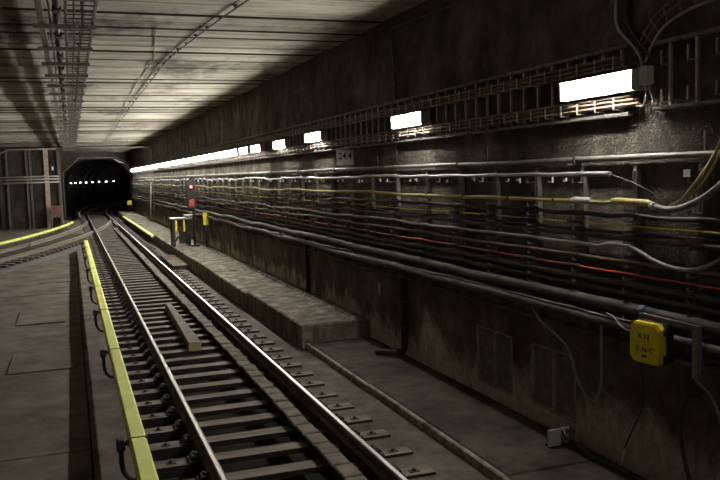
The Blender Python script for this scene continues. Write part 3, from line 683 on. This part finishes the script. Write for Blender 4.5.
# ceiling conduits with clips
def ceil_line(label, pts, r, step, dz):
    p_ = smooth_path(pts, 8); o = obj('ceiling_conduit', MB().tube(p_, r, 6), 'sooty_steel', label=label, cat='conduit')
    cm = MB().box(-.012,.012,-.012,.012,0,dz).box(-.03,.03,-.02,.02,dz-.02,dz).mesh('clip','black_iron')
    acc = 0
    for a, b_ in zip(p_, p_[1:]):
        acc += (b_-a).length
        if acc > step: link('clip', cm, o, b_); acc = 0
zc = 5.045
ceil_line('thin conduit on clips curving across the ceiling', [(.62,8.6,zc),(.43,10.3,zc),(.27,11.9,zc),(.15,13.5,zc),(.05,15.0,zc),(.0,16.6,zc),(.0,19.6,zc),(.02,26.4,zc),(.10,38,zc),(.2,50.5,zc),(.22,56.5,zc)], .012, .75, .055)
ceil_line('second thin conduit on the ceiling beside the curved one', [(.53,8.6,zc+.02),(.34,10.3,zc+.02),(.18,11.9,zc+.02),(.06,13.5,zc+.02),(-.04,15.0,zc+.02),(-.09,16.6,zc+.02),(-.09,19.6,zc+.02),(-.07,26.4,zc+.02),(.01,38,zc+.02),(.1,50.5,zc+.02)], .007, 4, .03)
ceil_line('left ceiling conduit with a kink where it drops back', [(-.55,12.8,5.07),(-.4,14.6,5.07),(-.24,16.3,5.07),(-.27,17.6,5.07),(-.25,23,5.07),(-.05,38,5.05),(.1,50,5.05)], .010, 6, .03)
# transverse pipe under the ceiling, down the right wall
tp = obj('cross_pipe', MB().tube([(-2.9,49.8,4.70),(2.3,49.8,4.66),(2.70,49.8,4.62),(2.77,49.8,4.5),(2.77,49.8,.3)], .038, 8), 'galvanised', label='grey pipe crossing under the ceiling and down the right wall', cat='pipe')
obj('wall_pipe', MB().tube([(-9.4,Y1-.3,4.66),(-6.0,Y1-.3,4.68),(-5.55,Y1-.3,4.88),(-2.7,Y1-.3,4.90)], .045, 8), 'dull_steel', label='single pipe with a kink along the top of the far left wall', cat='pipe')
obj('junction', MB().box(2.62,2.80,49.6,50.0,2.25,2.55,.03), 'dull_steel', tp)
for x in (-2.6,-.4,1.4): obj('hanger', MB().box(x-.012,x+.012,49.79,49.81,4.69,ZC), 'sooty_steel', tp)
obj('wall_pipe', MB().tube([(2.62,49.3,2.3),(2.5,48.9,1.4),(2.45,48.7,.25)], .05, 8), 'dull_steel', label='leaning pale pipe at the foot of the distant right wall', cat='pipe')

# ---------------------------------------------------------------- far left wall fittings
for x, w_, mat, lab in ((-6.15,.10,'far_wall','dark post at the left edge of the far wall'), (-5.75,.06,'sooty_steel','slim dark upright right of the far left edge post'), (-4.55,.07,'sooty_steel','left of the slim paired uprights on the far wall'), (-4.32,.07,'sooty_steel','right of the slim paired uprights on the far wall'), (-3.35,.14,'old_paint_post','broad pale tan post on the far wall above the brown cabinet'), (-2.62,.06,'sooty_steel','slim upright at the corner of the far wall by the tunnel mouth')):
    pz = empty('wall_post', (x,Y1-.12,-.32), lab, 'post')
    obj('shaft', MB().box(-w_,w_,-.10,.12,0,5.2,.01), mat, pz)
    obj('base_plate', MB().box(-w_-.05,w_+.05,-.14,.12,0,.04), mat, pz)
    obj('head_plate', MB().box(-w_-.05,w_+.05,-.12,.12,5.18,5.25), mat, pz)
for z, r_, lab in ((3.10,.05,'upper'),(2.92,.05,'middle'),(2.72,.06,'lower')):
    obj('wall_pipe', MB().tube([(-7.4,Y1-.28,z),(-2.6,Y1-.28,z)], r_, 8), 'dull_steel', label='%s of three pipes running across the far left wall' % lab, cat='pipe')
for x0, x1, lab in ((-6.0,-4.65,'left dark recessed panel of the far wall'), (-4.2,-3.55,'middle dark recessed panel of the far wall'), (-3.1,-2.72,'right dark recessed panel of the far wall')):
    q = empty('wall_panel', (x0,Y1,0), lab, 'panel')
    obj('sheet', MB().box(0,x1-x0,-.03,-.001,-.3,4.6), 'vault', q)
    obj('edge', MB().box(0,x1-x0,-.06,-.03,4.5,4.6).box(0,x1-x0,-.06,-.03,2.3,2.36), 'far_wall', q)
cb_ = empty('equipment_cabinet', (-2.85,Y1-.9,-.32), 'brown equipment cabinet on splayed legs by the far left wall', 'cabinet')
obj('body', MB().box(-.32,.36,-.25,.25,.72,1.42,.03), 'brown_paint', cb_)
obj('door', MB().box(-.05,.30,-.27,-.25,.80,1.34,.008), 'brown_paint', cb_)
obj('lid', MB().box(-.42,.40,-.3,.3,1.42,1.48,.01), 'brown_paint', cb_)
for x, d in ((-.28,-.12),(.3,.06)):
    for yy in (-.2,.2): obj('leg', MB().tube([(x,yy,.75),(x+d,yy,0)], .05, 6), 'brown_paint', cb_)
obj('far_lamp', MB().box(-3.02,-2.9,Y1-.13,Y1-.01,3.5,3.75,.03), 'white_tag', label='small white fitting on the far wall beside the tan post', cat='fitting')
pp = obj('portal_pipe', MB().tube([(-2.42,YP-.08,.2),(-2.42,YP-.08,3.4),(-1.2,YP-.08,4.52),(1.55,YP-.08,4.52),(2.7,YP-.08,4.0)], .024, 8), 'dull_steel', label='pale pipe outlining the chamfered tunnel mouth', cat='pipe')
obj('support', MB().box(.1,.16,YP-.12,YP,4.45,4.6), 'dull_steel', pp)

# ---------------------------------------------------------------- signal, stand and markers
sn = empty('signal_post', (2.22,30.0,ZU), 'signal post with a glowing red lamp and red panel', 'signal')
obj('post', MB().tube([(.1,0,0),(.1,0,2.35)], .045, 8), 'black_iron', sn)
hd = obj('head', MB().prism(octo(.15,.34,.06), -.09, .09).tube([(0,-.09,.06),(0,-.16,.06)], .085, 12), 'black_iron', sn); hd.location = (.02,-.05,2.15)
obj('lens', MB().tube([(0,-.165,.06),(0,-.145,.06)], .05, 12), 'signal_red', hd)
pn = obj('lower_panel', MB().prism(octo(.15,.20,.05), -.08, .08), 'black_iron', sn); pn.location = (.03,-.03,1.6)
obj('lower_lens', MB().box(-.09,.09,-.095,-.078,-.11,.15,.015), 'signal_red_dim', pn)
obj('base', MB().box(-.05,.25,-.15,.15,0,.06), 'black_iron', sn)
st = empty('equipment_stand', (1.86,30.6,ZU), 'black steel stand with a grey top plate on the ledge before the signal', 'stand')
for x in (-.26,.30):
    for yy in (-.3,.3): obj('leg', MB().box(x-.05,x+.05,yy-.04,yy+.04,0,1.0), 'black_iron', st)
obj('brace', MB().tube([(-.26,-.3,.15),(.30,-.3,.85)], .03, 6), 'black_iron', st); obj('brace', MB().tube([(.30,-.3,.15),(-.26,-.3,.85)], .03, 6), 'black_iron', st)
obj('top_plate', MB().box(-.36,.42,-.4,.4,1.0,1.06,.01).box(.18,.5,-.3,.3,1.06,1.16,.02), 'dull_steel', st)
for x in (-.17,.12): obj('stripe_plate', MB().box(x-.03,x+.03,-.37,-.34,.55,.99), 'yellow_paint', st)
obj('door_panel', MB().box(-.08,.22,-.32,-.28,.1,.75), 'black_iron', st)
mk = empty('marker_post', (2.62,29.15,ZU), 'slim black post with a yellow top plate beside the signal', 'marker')
obj('post', MB().tube([(0,0,0),(0,0,1.2)], .035, 8), 'black_iron', mk); obj('plate', MB().box(-.10,.10,-.06,-.03,.82,1.28,.01), 'yellow_paint', mk)
ys_ = empty('track_sign', (2.42,66.0,ZU), 'tiny yellow sign at the right side of the tunnel mouth', 'sign')
obj('post', MB().tube([(0,0,0),(0,0,.9)], .03, 6), 'black_iron', ys_); obj('plate', MB().box(-.17,.17,-.05,-.02,.52,.86,.01), 'yellow_paint', ys_)
bs = empty('side_step', (1.33,26.6,-.195), 'low concrete step with a pale top between track and raised ledge', 'step')
obj('block', MB().box(-.27,.2,-.5,3.2,0,.10,.015), 'ledge_concrete', bs); obj('top_slab', MB().box(-.31,.2,-.56,3.26,.10,.15,.01), 'floor_concrete', bs)
pg = obj('wall_mark', MB().box(2.838,2.848,12.35,12.43,.72,.90,.002), 'ochre_cable', label='small ochre paint mark on the wall below the thick cables', cat='marker')
